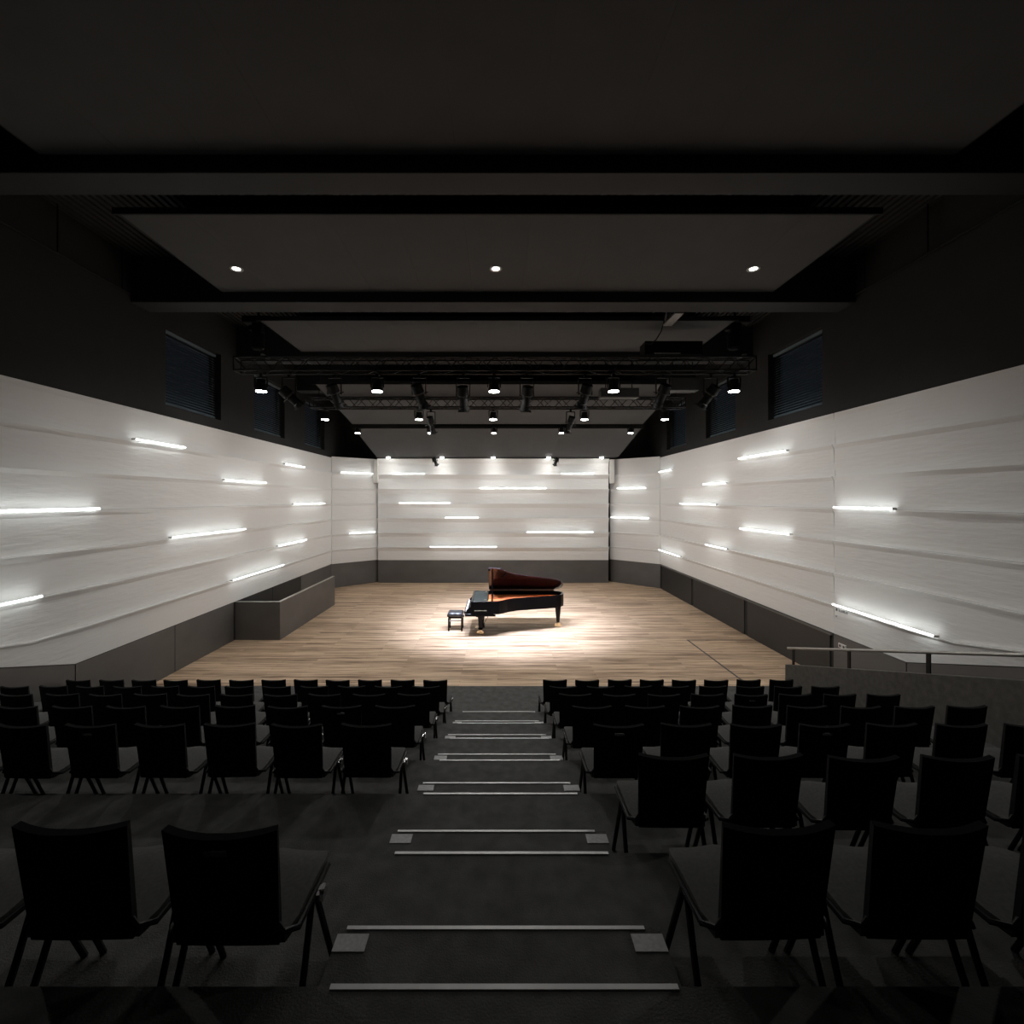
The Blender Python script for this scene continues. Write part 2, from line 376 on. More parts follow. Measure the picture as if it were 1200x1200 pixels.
# ------------------------------------------------------------------ ceiling
bm = BM(); p = 0.12; x = XL-0.3
prof = []
while x < XR+0.3:
    prof += [(x, 0), (x+0.065, 0), (x+0.075, 0.035), (x+0.11, 0.035)]; x += p
va = [bm.verts.new((a, YR, ZT+b)) for a, b in prof]; vb = [bm.verts.new((a, 21.6, ZT+b)) for a, b in prof]
for i in range(len(prof)-1): bm.faces.new((va[i], va[i+1], vb[i+1], vb[i]))
ceiling = struct('ceiling', bm, M['ceil'])
for y0, y1 in ((1.7, 2.1), (5.32, 5.72), (8.82, 9.3), (12.39, 12.9), (16.0, 16.45)):
    bm = BM(); add_box(bm, (XL-0.02, y0, 7.52), (XR+0.02, y1, ZT))
    struct('ceiling_beam', bm, M['beam'], None, 0.01)
HW = 5.25
def canopy(ya, za, yb, zb, label, th=0.09):
    t = thing('acoustic_canopy', label, 'acoustic panel', (0, (ya+yb)/2, (za+zb)/2), 0, 'ceiling canopies')
    o = Vector((0, (ya+yb)/2, (za+zb)/2)); k = 11
    for i in range(k):
        x0, x1 = -HW+2*HW*i/k+0.001, -HW+2*HW*(i+1)/k-0.001
        bm = BM()
        v = [Vector(q)-o for q in ((x0, ya+0.03, za), (x1, ya+0.03, za), (x1, yb, zb), (x0, yb, zb))]
        add_hexa(bm, v+[q+Vector((0, 0, 0.03)) for q in v]); obj('panel_sheet', bm, M['canopy'], t)
    bm = BM(); a = Vector((0, ya, za))-o; b = Vector((0, yb, zb))-o
    add_box(bm, (-HW-0.1, a.y, a.z-0.004), (HW+0.1, a.y+0.03, a.z+th)); obj('front_fascia', bm, M['canopy_edge'], t)
    for s in (-1, 1):
        bm = BM(); x0, x1 = sorted((s*HW, s*(HW+0.02)))
        add_hexa(bm, [(x0, a.y, a.z), (x1, a.y, a.z), (x1, b.y, b.z), (x0, b.y, b.z), (x0, a.y, a.z+th), (x1, a.y, a.z+th), (x1, b.y, b.z+th), (x0, b.y, b.z+th)])
        obj('side_edge', bm, M['canopy_edge'], t)
    for sx in (-4.2, -1.4, 1.4, 4.2):
        for q in (a.lerp(b, 0.2), a.lerp(b, 0.8)):
            bm = BM(); add_tube(bm, (sx, q.y, q.z+0.02), (sx, q.y, ZT-o.z), 0.008, n=5); obj('hanger_rod', bm, M['blackmetal'], t)
    return t
canopy(2.8, 7.71, 5.30, 7.71, 'grey ceiling canopy nearest the viewer, in front of the first black beam')
canopy(6.39, 7.71, 8.81, 7.71, 'wide grey ceiling canopy holding three recessed downlights')
canopy(10.2, 7.71, 12.38, 7.71, 'grey ceiling canopy directly above the long front lighting truss')
canopy(13.3, 7.07, 16.7, 6.47, 'sloping grey ceiling canopy above the rear lighting truss')
canopy(16.86, 6.34, 20.05, 5.60, 'steep grey ceiling canopy coming down to the lit stage back wall')
# conduit with drop rods along the side walls
for side, x in ((-1, XL+0.08), (1, XR-0.08)):
    t = thing('conduit', 'thin black conduit on drop rods high along the %s dark wall' % ('left' if side < 0 else 'right'), 'conduit', (x, 6.5, 7.62))
    bm = BM(); add_tube(bm, (0, -4, 0), (0, 2.2, 0), 0.018); obj('pipe', bm, M['blackmetal'], t)
    for y in (-2.4, -0.6, 0.75, 2.0):
        bm = BM(); add_tube(bm, (0, y, 0), (0, y, ZT-7.62), 0.012, n=6); obj('drop_rod', bm, M['blackmetal'], t)

# ------------------------------------------------------------------ stage side: balustrade, parapet, handrail
t = thing('balustrade', 'dark grey solid balustrade around the opening at the left stage wall', 'balustrade', (-5.79, 12.27, 0))
bm = BM(); add_box(bm, (-1.2, 0, 0), (0, 0.07, 1.0)); obj('front_panel', bm, M['base'], t)
bm = BM(); add_box(bm, (-0.07, 0.07, 0), (0, 4.13, 1.0)); obj('long_panel', bm, M['base'], t)
bm = BM(); add_box(bm, (-1.2, -0.005, 1.0), (0.005, 0.075, 1.018)); add_box(bm, (-0.075, 0.075, 1.0), (0.005, 4.135, 1.018)); obj('top_cap', bm, M['steel'], t)

bm = BM()
def pz(y): return 0.453+(9.2-y)*0.317
add_hexa(bm, [(PX, 0.2, 0), (PX+0.12, 0.2, 0), (PX+0.12, 9.2, 0), (PX, 9.2, 0), (PX, 0.2, pz(0.2)), (PX+0.12, 0.2, pz(0.2)), (PX+0.12, 9.2, pz(9.2)), (PX, 9.2, pz(9.2))])
struct('parapet', bm, M['concrete'], None, 0.008)
bm = BM()   # ramp between the parapet and the right wall
add_hexa(bm, [(PX+0.12, YR, 0), (XR+0.02, YR, 0), (XR+0.02, 8.3, 0), (PX+0.12, 8.3, 0), (PX+0.12, YR, 3.0), (XR+0.02, YR, 3.0), (XR+0.02, 8.3, 0.005), (PX+0.12, 8.3, 0.005)])
struct('ramp', bm, M['carpet'])
t = thing('handrail', 'slim steel handrail with short posts on top of the sloping grey parapet', 'handrail', (PX+0.06, 9.2, 0))
bm = BM(); add_tube(bm, (0, 0, 0.775), (0, -7.5, 0.775+7.5*0.305), 0.024, n=10); obj('rail', bm, M['steel'], t, smooth=True)
for y in (9.03, 7.6, 6.2, 4.8, 3.4, 2.0):
    dy = y-9.2
    bm = BM(); add_box(bm, (-0.008, dy-0.03, pz(y)-0.02), (0.008, dy+0.03, 0.775-dy*0.305-0.015)); obj('post', bm, M['blackmetal'], t)

# small things on the right wall: printed notice, socket plate
bm = BM()
r2 = random.Random(4)
def notice_strokes(bm, y0, z0, nlet, h, wl):
    for i in range(nlet):
        y = y0-i*wl*1.35
        if r2.random() < 0.8: add_box(bm, (-0.004, y-wl*0.22, z0), (0, y, z0+h))
        add_box(bm, (-0.004, y-wl, z0+h*r2.choice((0, 0.45, 0.8))), (0, y, z0+h*r2.choice((0.2, 0.6, 1.0))+0.004))
        if r2.random() < 0.6: add_box(bm, (-0.004, y-wl, z0), (0, y-wl*0.75, z0+h))
notice_strokes(bm, 0.20, 0.10, 1, 0.055, 0.04); notice_strokes(bm, 0.12, 0.10, 6, 0.05, 0.03)
notice_strokes(bm, 0.20, -0.02, 1, 0.03, 0.03); notice_strokes(bm, 0.08, -0.42, 1, 0.05, 0.04)
o = obj('printed_notice', bm, M['ink']); o.location = (XR-0.078, 9.02, 1.42); tag(o, 'small faded grey printed lettering on white right wall beside the vertical joint', 'notice')
t = thing('socket_plate', 'small white double socket plate on the dark base at right', 'socket', (XR-0.005, 9.14, 0.83))
bm = BM(); add_box(bm, (-0.015, -0.10, -0.045), (0.005, 0.10, 0.045)); obj('plate', bm, M['white'], t, 0.003)
for y in (-0.05, 0.05):
    bm = BM(); add_lathe(bm, [(0.025, 0), (0.025, 0.003)], 10); bmesh.ops.rotate(bm, verts=bm.verts, matrix=Matrix.Rotation(-PI/2, 3, 'Y')); bmesh.ops.translate(bm, verts=bm.verts, vec=(-0.016, y, 0))
    obj('socket', bm, M['greybox'], t)
for xpx, side in ((440, -1), (717.5, 1)):
    yy = 20.5
    t = thing('column_speaker', 'narrow white column box at the top %s corner of the lit back wall' % ('left' if side < 0 else 'right'), 'speaker', (X_at(xpx, yy), yy, 4.46))
    bm = BM(); add_box(bm, (-0.1, 0, 0), (0.1, 0.14, 1.06)); obj('housing', bm, M['white'], t, 0.008)
    bm = BM(); add_box(bm, (-0.08, -0.006, 0.03), (0.08, 0, 1.03)); obj('grille', bm, M['white'], t)
    bm = BM(); add_box(bm, (-0.03, 0.14, 0.5), (0.03, 0.32, 0.56)); obj('bracket', bm, M['white'], t)

# ------------------------------------------------------------------ LED tubes on the board ledges
def lip_point(key, p, k):
    """move a point onto the front of ledge k of a boarded wall"""
    A, d, n, ss, lips = LIPS[key]
    q = Vector((p.x, p.y, 0)); s = min(max((q-A).dot(d), 0), ss[-1])
    i = max(j for j in range(len(ss)-1) if ss[j] <= s+1e-6) if s < ss[-1] else len(ss)-2
    f = (s-ss[i])/(ss[i+1]-ss[i]); off = lips[k][i]*(1-f)+lips[k][i+1]*f
    r = A+d*s+n*(off+0.05); r.z = p.z; return r
def tube_light(p0, p1, n, label, key):
    k = min(range(6), key=lambda i: abs(LZ[i]-p0[2]))
    p0, p1 = lip_point(key, Vector(p0), k), lip_point(key, Vector(p1), k); c = (p0+p1)/2; d = p1-p0; L = d.length
    n = Vector(n).normalized()
    t = thing('light_tube', label, 'light', c, math.atan2(d.y, d.x), 'light tubes on the white walls')
    # local +Y or -Y is the room side
    ly = Vector((-d.y, d.x, 0)).normalized(); s = 1 if ly.dot(n) > 0 else -1
    bm = BM(); add_path(bm, [(-L/2+0.012, 0, 0.018), (L/2-0.012, 0, 0.018)], 0.0155, 8); obj('diffuser', bm, M['tube'], t, smooth=True)
    bm = BM(); y0, y1 = sorted((-s*0.016, -s*0.024)); add_box(bm, (-L/2, y0, 0.008), (L/2, y1, 0.028)); obj('housing', bm, M['white'], t)
    for e in (-1, 1):
        bm = BM(); x0, x1 = sorted((e*L/2, e*(L/2-0.012))); y0, y1 = sorted((s*0.018, -s*0.062)); add_box(bm, (x0, y0, 0.0), (x1, y1, 0.036)); obj('end_bracket', bm, M['white'], t)
    return t
OFF = 0.155
LEDN = {0: 'first', 1: 'second', 2: 'third', 3: 'fourth', 4: 'fifth', 5: 'sixth'}
def yl(px): return -XL*F/(CX-px)
def yr(px): return XR*F/(px-CX)
left = [(5.0, yl(108), 3, 'long one cut by the picture edge, fourth ledge'), (4.9, yl(40), 1, 'short end visible low at the left picture edge'),
        (yl(149), yl(210), 5, 'topmost near one above the long wall middle'), (yl(256), yl(308), 4, 'on the fifth ledge, left of the small top one'),
        (yl(195), yl(282), 2, 'long one on the third ledge'), (yl(328), yl(352), 5, 'shortest, topmost and near the corner'),
        (yl(339), yl(377), 3, 'on the fourth ledge near the corner'), (yl(320), yl(356), 1, 'on the second ledge above the balustrade'),
        (yl(267), yl(328), 0, 'lowest one directly above the dark balustrade')]
for a, b, k, txt in left:
    tube_light((XL-0.05+OFF, a, LZ[k]), (XL-0.05+OFF, b, LZ[k]), (1, 0, 0), 'white light tube on left wall, '+txt, 'L')
right = [(yr(773), yr(790), 5, 'topmost short one at the far corner'), (yr(828), yr(855), 4, 'short one on the fifth ledge'),
         (yr(870), yr(928), 5, 'topmost long one'), (yr(800), yr(845), 3, 'on the fourth ledge, middle of the wall'),
         (yr(871), yr(931), 2, 'long one on the third ledge'), (yr(832), yr(858), 1, 'short one on the second ledge'),
         (yr(775), yr(802), 0, 'lowest one near the far corner'), (yr(983), yr(1054), 3, 'on the near panel at eye height'),
         (yr(982), yr(1105), 0, 'lowest and longest, above the handrail')]
for a, b, k, txt in right:
    tube_light((XR+0.05-OFF, min(a, 19.25), LZ[k]), (XR+0.05-OFF, b, LZ[k]), (-1, 0, 0), 'white light tube on right wall, '+txt, 'R' if b > 9.3 else 'N')
def wing_tube(a, b, x0, x1, k, txt):
    d = (b-a).normalized(); n = Vector((-d.y, d.x, 0)); n = n if n.y < 0 else -n
    o = a+n*(OFF-0.02)
    pts = []
    for px in (x0, x1):
        s = (px-CX)/F           # X = s*Y
        u = (s*o.y-o.x)/(d.x-s*d.y); pts.append(o+d*u)
    tube_light(pts[0]+Vector((0, 0, LZ[k])), pts[1]+Vector((0, 0, LZ[k])), n, txt, 'wall_left_wing' if a.x < 0 else 'wall_right_wing')
wing_tube(WLa, WLb, 399, 437, 5, 'white light tube on the left angled wing, upper of its two')
wing_tube(WLa, WLb, 409, 439.5, 1, 'white light tube on the left angled wing, lower of its two')
wing_tube(WRa, WRb, 723, 757, 4, 'white light tube on the right angled wing, upper of its two')
wing_tube(WRa, WRb, 716, 761, 2, 'white light tube on the right angled wing, lower of its two')
yt = YB+0.05-OFF-0.03
for x0, x1, k, txt in ((459, 498, 5, 'top left'), (657, 696, 5, 'top right'), (562, 640, 4, 'upper middle, second ledge down'), (468, 528, 3, 'left, third ledge down'),
                       (522, 561, 2, 'short, near the centre'), (617, 695, 1, 'right, above the piano lid tail'), (504, 582, 0, 'lowest, above the piano keyboard')):
    tube_light((X_at(x0, yt), yt, LZ[k]), (X_at(x1, yt), yt, LZ[k]), (0, -1, 0), 'white light tube on the back wall, '+txt, 'B')

# ------------------------------------------------------------------ trusses
def truss(y, z, x0, x1, s, label):
    t = thing('lighting_truss', label, 'truss', ((x0+x1)/2, y, z))
    h = s/2; L = (x1-x0)/2
    for a, b in ((-h, -h), (-h, h), (h, -h), (h, h)):
        bm = BM(); add_tube(bm, (-L, a, b), (L, a, b), 0.024, n=8); obj('chord', bm, M['truss'], t, smooth=True)
    bm = BM(); n = int(2*L/(s*0.95)); st = 2*L/n
    for i in range(n):
        xa, xb = -L+i*st, -L+(i+1)*st; e = 1 if i % 2 else -1
        add_tube(bm, (xa, -h, -h*e), (xb, -h, h*e), 0.010, n=5); add_tube(bm, (xa, h, h*e), (xb, h, -h*e), 0.010, n=5)
        add_tube(bm, (xa, -h*e, -h), (xb, h*e, -h), 0.010, n=5); add_tube(bm, (xa, h*e, h), (xb, -h*e, h), 0.010, n=5)
    o = obj('lattice', bm, M['truss'], t); o['kind'] = 'stuff'
    for e in (-1, 1):
        bm = BM()
        for p, q in (((-h, -h), (-h, h)), ((-h, h), (h, h)), ((h, h), (h, -h)), ((h, -h), (-h, -h))):
            add_tube(bm, (e*L, p[0], p[1]), (e*L, q[0], q[1]), 0.015, n=6)
        obj('end_frame', bm, M['truss'], t)
    return t
T1Y, T1Z, T2Y, T2Z = 10.7, 6.86, 14.2, 6.71
truss(T1Y, T1Z, X_at(278, T1Y), X_at(882, T1Y), 0.31, 'long black lattice lighting truss nearest the seats')
tr2 = truss(T2Y, T2Z, X_at(365, T2Y), X_at(801, T2Y), 0.30, 'shorter black lattice lighting truss further back over the piano')
bm = BM()
for e in (-1, 1): add_tube(bm, (e*5.5, 0, 0.16), (e*5.5, 0, ZT-T2Z), 0.012, n=6)
obj('suspension_rods', bm, M['blackmetal'], tr2)
for px, txt in ((302, 'left'), (860, 'right')):
    x = X_at(px, T1Y); s = -1 if px < CX else 1
    t = thing('chain_hoist', 'black chain hoist with bag above the %s end of the front truss' % txt, 'hoist', (x, T1Y, 0))
    bm = BM(); add_box(bm, (-0.32, -0.10, 7.83), (0.34, 0.10, 7.98)); obj('trolley_beam', bm, M['blackmetal'], t, 0.01)
    bm = BM(); add_box(bm, (-0.10, -0.09, 7.60), (0.13, 0.09, 7.83)); add_box(bm, (-0.19, -0.07, 7.66), (-0.10, 0.07, 7.78)); obj('motor', bm, M['blackmetal'], t, 0.015)
    bm = BM(); add_lathe(bm, [(0.10, 7.22), (0.14, 7.26), (0.15, 7.55), (0.13, 7.60)], 10); obj('chain_bag', bm, M['fabric'], t, smooth=True)
    bm = BM(); add_tube(bm, (0.18, 0, T1Z+0.22), (0.18, 0, 7.83), 0.012, n=5); obj('chain', bm, M['blackmetal'], t)
    bm = BM(); add_tube(bm, (0.02, 0, 7.98), (0.02, 0, ZT), 0.03, n=8); obj('hanging_rod', bm, M['blackmetal'], t)
    bm = BM(); add_box(bm, (0.15, -0.17, T1Z+0.182), (0.21, 0.17, T1Z+0.22)); obj('lifting_plate', bm, M['steel'], t)

# ------------------------------------------------------------------ lamps
def lamp(name, parent, loc, target, watt, cone, blend=0.6, r=0.08, col=(1, 0.97, 0.93)):
    d = bpy.data.lights.new(name, 'SPOT'); d.energy = watt; d.spot_size = math.radians(cone); d.spot_blend = blend
    d.shadow_soft_size = r; d.color = col
    o = bpy.data.objects.new(name, d); C.objects.link(o); o.parent = parent; o.location = loc
    o.rotation_euler = (Vector(target)-Vector(loc)).to_track_quat('-Z', 'Y').to_euler()
    return o
def can_light(x, y, zlens, r, h, ztop, label, group, watt, cone, tilt=(0, 0), col=(1, 0.97, 0.93)):
    t = thing('can_light', label, 'stage light', (x, y, zlens), 0, group)
    bm = BM(); add_lathe(bm, [(r*0.95, 0.0), (r*1.08, 0.0), (r*1.08, h*0.25), (r*0.92, h*0.28), (r*0.92, h*0.6), (r*0.8, h*0.66), (r*0.8, h), (r*0.4, h*1.05)], 18)
    obj('body', bm, M['blackmetal'], t, smooth=True)
    bm = BM(); add_lathe(bm, [(r*0.93, -0.012), (r*0.93, 0.004)], 18); obj('lens', bm, M['lens'], t)
    bm = BM()
    for s in (-1, 1):
        add_box(bm, (s*r*1.15-0.012, -0.02, h*0.3), (s*r*1.15+0.012, 0.02, h*1.15))
    add_box(bm, (-r*1.15-0.012, -0.02, h*1.15), (r*1.15+0.012, 0.02, h*1.15+0.02)); obj('yoke', bm, M['blackmetal'], t)
    bm = BM(); add_box(bm, (-0.03, -0.035, h*1.15+0.02), (0.03, 0.035, max(ztop-zlens, h*1.15+0.05))); add_box(bm, (-0.025, -0.18, ztop-zlens-0.02), (0.025, 0.18, ztop-zlens)); obj('clamp', bm, M['blackmetal'], t)
    if watt: lamp('lamp', t, (0, 0, -0.03), (tilt[0], tilt[1], -1), watt, cone, 0.35, r, col)
    return t
ORD5 = ('leftmost', 'second from left', 'middle', 'second from right', 'rightmost')
for i, px in enumerate((306, 442, 579, 719, 860)):
    can_light(X_at(px, T1Y), T1Y, Z_at(458.5, T1Y), 0.125, 0.27, T1Z-0.181, 'lit black can light hanging from the front truss, %s of five' % ORD5[i], 'can lights on the front truss', FLOOD_W*(0.12, 0.8, 1, 0.8, 0.12)[i], 176, (0, 0.15))
for i, px in enumerate((381, 491, 578, 685, 779)):
    can_light(X_at(px, T2Y), T2Y, Z_at(491.5, T2Y), 0.115, 0.22, T2Z-0.177, 'lit black can light hanging from the rear truss, %s of five' % ORD5[i], 'can lights on the rear truss', FLOOD_W*(0.12, 0.8, 1, 0.8, 0.12)[i], 176)
Y3 = 16.78
t = thing('lighting_bar', 'black pipe between the two sloping canopies carrying small can lights', 'pipe', (0, Y3, 6.65))
bm = BM(); add_tube(bm, (-5.0, 0, 0), (5.0, 0, 0), 0.025); obj('pipe', bm, M['truss'], t)
for x in (-4.5, -1.5, 1.5, 4.5):
    bm = BM(); add_tube(bm, (x, 0, 0.02), (x, 0, ZT-6.65), 0.01, n=6); obj('drop_rod', bm, M['blackmetal'], t)
for i, px in enumerate((419, 504, 579, 658, 739)):
    can_light(X_at(px, Y3), Y3, Z_at(507.5, Y3), 0.09, 0.2, 6.626, 'small lit can light between the two sloping canopies, %s of five' % ORD5[i], 'can lights between the canopies', FLOOD_W*(0.2, 0.75, 0.9, 0.75, 0.2)[i], 176)
for i, px in enumerate((455, 518, 578, 643, 705)):
    y = 20.16
    t = thing('wall_washer', 'small lit downlight above the top edge of the back wall, %s of five' % ORD5[i], 'downlight', (X_at(px, y), y, 5.58), 0, 'downlights above the back wall')
    bm = BM(); add_lathe(bm, [(0.075, 0), (0.085, 0), (0.085, 0.12), (0.05, 0.13)], 14); obj('housing', bm, M['blackmetal'], t, smooth=True)
    bm = BM(); add_lathe(bm, [(0.08, -0.03), (0.08, 0.0)], 14); obj('lens', bm, M['lens'], t)
    lamp('lamp', t, (0, 0, -0.06), (0, 0.0, -1), WASH_W, 130, 1.0, 0.05, (1, 0.97, 0.93))
bm = BM(); add_box(bm, (-5.3, 20.06, 5.59), (5.25, 20.6, 5.72)); struct('trim_1', bm, M['canopy_edge'])
def recessed(x, y, label, watt):
    t = thing('recessed_downlight', label, 'downlight', (x, y, 7.71), 0, 'recessed downlights')
    bm = BM(); 
    ring = [(0.066, -0.002), (0.10, -0.012), (0.11, -0.001), (0.066, -0.0005)]
    rings = [[bm.verts.new((r*math.cos(2*PI*k/20), r*math.sin(2*PI*k/20), z)) for k in range(20)] for r, z in ring]
    for a, b in zip(rings, rings[1:]+rings[:1]):
        for k in range(20): bm.faces.new((a[k], a[(k+1) % 20], b[(k+1) % 20], b[k]))
    obj('trim_ring', bm, M['steel'], t, smooth=True)
    bm = BM(); add_lathe(bm, [(0.064, -0.004), (0.064, -0.001)], 20); obj('lens', bm, M['dimlens'], t)
    lamp('lamp', t, (0, 0, -0.05), (0, 0.0, -1), watt, 120, 1.0, 0.06)

for i, px in enumerate((277, 581, 883)):
    recessed(X_at(px, 7.92), 7.92, 'round lit recessed downlight in the wide grey canopy, %s of three' % ('left', 'middle', 'right')[i], DOWN_W)
for i, x in enumerate((-4.45, 0.0, 4.45)):  # lamps added out of view to brighten the near carpet and walls
    recessed(x, 3.05, 'added unseen downlight in the nearest canopy above the seats, %s of three' % ('left', 'middle', 'right')[i], FILL_W*(1, 0.15, 1)[i])

def profile_spot(a, b, r, ztop, label, group, watt=0, target=None, cone=24, col=(0.72, 0.80, 1.0)):
    """profile spot whose barrel runs from a (rear) to b (lens)"""
    a, b = Vector(a), Vector(b); c = a.lerp(b, 0.4); d = (b-a); L = d.length
    t = thing('profile_spot', label, 'stage light', c, 0, group)
    q = d.to_track_quat('Z', 'Y').to_matrix(); 
    def orient(bm):
        bmesh.ops.rotate(bm, verts=bm.verts, matrix=q); return bm
    z0 = -0.4*L
    bm = BM(); add_lathe(bm, [(r*0.7, z0), (r*1.25, z0+0.02), (r*1.3, z0+L*0.35), (r, z0+L*0.42)], 14); obj('lamp_house', orient(bm), M['blackmetal'], t, smooth=True)
    bm = BM(); add_lathe(bm, [(r*0.95, z0+L*0.40), (r*0.95, z0+L*0.8), (r*1.12, z0+L*0.82), (r*1.12, z0+L*0.98)], 14); obj('lens_tube', orient(bm), M['blackmetal'], t, smooth=True)
    bm = BM(); s = r*1.25; add_box(bm, (-s, -s, z0+L*0.98), (s, s, z0+L)); obj('colour_frame', orient(bm), M['blackmetal'], t)
    bm = BM(); add_lathe(bm, [(r*0.9, z0+L*0.995), (r*0.9, z0+L*1.008)], 14); obj('lens', orient(bm), M['darklens'], t)
    bm = BM()
    for k in range(4):
        an = PI/4+k*PI/2; add_tube(bm, (math.cos(an)*r, math.sin(an)*r, z0+L*0.46), (math.cos(an)*r*2.0, math.sin(an)*r*2.0, z0+L*0.46), 0.012, n=5)
    obj('shutter_handles', orient(bm), M['blackmetal'], t)
    bm = BM(); zt = ztop-c.z
    for sx in (-1, 1): add_box(bm, (sx*r*1.5-0.01, -0.02, -0.03), (sx*r*1.5+0.01, 0.02, zt-0.08))
    add_box(bm, (-r*1.5-0.01, -0.02, zt-0.08), (r*1.5+0.01, 0.02, zt-0.06)); obj('yoke', bm, M['blackmetal'], t)
    bm = BM(); add_box(bm, (-0.03, -0.035, zt-0.06), (0.03, 0.035, zt)); obj('clamp', bm, M['blackmetal'], t)
    if watt:
        lamp('lamp', t, (b-c)+d.normalized()*0.03, Vector(target)-c, watt, cone, 1.0, r*0.7, col)
    return t
def pp(px, py, Y): return Vector((X_at(px, Y), Y, Z_at(py, Y)))
tgt = (0.4, 13.9, 0.0)
yy = T1Y+0.12
ztp = T1Z-0.181
g1 = 'profile spots on the front truss'
TW = [((330, 455), (352, 476), 'far left, tilted furthest', 0), ((388, 450), (398, 477), 'second from the left', 0), ((487, 450), (497, 478), 'left of the middle, leaning right', 1), ((542, 452), (544, 481), 'just left of the middle, upright', 1),
      ((619, 452), (615, 481), 'just right of the middle, upright', 1), ((689, 450), (681, 478), 'right of the middle, leaning left', 1), ((781, 450), (770, 477), 'second from the right', 0), ((840, 452), (821, 477), 'far right, tilted furthest', 0)]
for (a, b, txt, on) in TW:
    A_ = pp(a[0], a[1], yy-0.08); B_ = pp(b[0], b[1], yy+0.22)
    profile_spot(A_, B_, 0.105, ztp, 'black profile spot under the front truss, '+txt, g1, PROFILE_W if on else 0, tgt, 72)
for (a, b, txt) in (((503, 488), (508, 508), 'left'), ((671, 488), (665, 507), 'right')):
    profile_spot(pp(a[0], a[1], T2Y+0.05), pp(b[0], b[1], T2Y+0.30), 0.085, T2Z-0.176, 'black profile spot under the rear truss, %s one of two' % txt, 'profile spots on the rear truss')
for (a, b, txt) in (((508, 537), (512, 545), 'left'), ((653, 537), (650, 545), 'right')):
    profile_spot(pp(a[0], a[1], 20.3), pp(b[0], b[1], 20.15), 0.07, 5.59, 'small black spotlight hanging in front of the back wall top, %s one' % txt, 'spotlights at the back wall')

# boxes and cable on the rig
t = thing('equipment_case', 'long black equipment case lying on top of the front truss at right', 'equipment case', (X_at(786, T1Y), T1Y, T1Z+0.18))
bm = BM(); add_box(bm, (-0.66, -0.2, 0), (0.66, 0.2, 0.32)); obj('housing', bm, M['blackmetal'], t, 0.012)
bm = BM(); add_box(bm, (-0.45, -0.206, 0.02), (0.15, -0.2, 0.05)); obj('vent_strip', bm, M['steel'], t)
for px, w_, h_, py, txt in ((725, 1.04, 0.26, 467, 'smaller grey speaker box hung from the beam behind the front truss'), (800, 0.78, 0.36, 459, 'dark speaker box hung from the beam, furthest right')):
    y = 12.65
    t = thing('hanging_speaker', txt, 'speaker', (X_at(px, y), y, Z_at(py, y)))
    bm = BM(); add_box(bm, (-w_/2, -0.15, 0), (w_/2, 0.15, h_)); obj('cabinet', bm, M['greybox'], t, 0.012)
    bm = BM(); add_box(bm, (-w_/2+0.02, -0.158, 0.02), (w_/2-0.02, -0.15, h_-0.02)); obj('grille', bm, M['greybox'], t)
    bm = BM()
    for s in (-1, 1): add_tube(bm, (s*w_*0.35, 0, h_), (s*w_*0.35, 0, 7.52-Z_at(py, y)), 0.012, n=5)
    obj('hanger', bm, M['blackmetal'], t)
bm = BM(); Yc = 10.0
ctrl = [(780, 363), (778.5, 375), (775, 388), (769, 398), (763, 403), (757, 403), (761, 402), (766, 402.3), (770, 402.8)]
add_path(bm, [pp(a, b, 9.9+0.1*i) for i, (a, b) in enumerate(ctrl)], 0.014, 6)
o = obj('power_cable', bm, M['blackmetal'], smooth=True); tag(o, 'black cable drooping from the second beam to the case on the truss', 'cable')
bm = BM(); q = pp(783, 363.5, 9.9); add_box(bm, (q.x-0.08, 9.31, 7.50), (q.x+0.1, 9.98, 7.54)); add_box(bm, (q.x-0.05, 9.85, 7.54), (q.x+0.07, 9.98, q.z+0.05))
tag(obj('cable_outlet', bm, M['steel']), 'small grey outlet box where the drooping cable leaves the beam', 'outlet')

# ------------------------------------------------------------------ grand piano
PN, PF = 12.42, 13.93
out = [(-0.72, 12.42), (-0.1, 12.42), (0.05, 12.45), (0.16, 12.54), (0.27, 12.66), (0.5, 12.82), (0.9, 12.95), (1.4, 13.09), (1.68, 13.2), (1.84, 13.31), (1.92, 13.45), (1.95, 13.6), (1.92, 13.76), (1.84, 13.87), (1.72, 13.93), (-0.72, 13.93)]
O = Vector((0.5, 13.17, 0))
piano = thing('grand_piano', 'black concert grand piano with raised lid standing at the middle of the stage', 'piano', O)
def loc(pts): return [(x-O.x, y-O.y) for x, y in pts]
def inset(pts, d):
    n = len(pts); r = []
    for i in range(n):
        p0, p1, p2 = Vector(pts[i-1]), Vector(pts[i]), Vector(pts[(i+1) % n])
        a, b = (p1-p0).normalized(), (p2-p1).normalized()
        na, nb = Vector((-a.y, a.x)), Vector((-b.y, b.x)); m = (na+nb).normalized(); r.append(tuple(p1+m*d/max(0.5, m.dot(na))))
    return r
lo = loc(out); li = inset(lo, 0.055)
bm = BM(); n = len(lo)
rg = [[bm.verts.new((*p, z)) for p in ring] for ring, z in ((lo, 0.64), (lo, 0.99), (li, 0.99), (li, 0.64))]
for a, b in zip(rg, rg[1:]+rg[:1]):
    for i in range(n): bm.faces.new((a[i], a[(i+1) % n], b[(i+1) % n], b[i]))
obj('rim', bm, M['case'], piano, 0.004)
bm = BM(); add_prism(bm, inset(lo, 0.03), 0.66, 0.70); obj('bottom_board', bm, M['case'], piano)
lp = [p for p in loc(out)]; plate_out = [(max(x, -0.27-O.x), y) for x, y in inset(lo, 0.056)]
po = []
for q in plate_out:
    if not po or (Vector(q)-Vector(po[-1])).length > 1e-4: po.append(q)
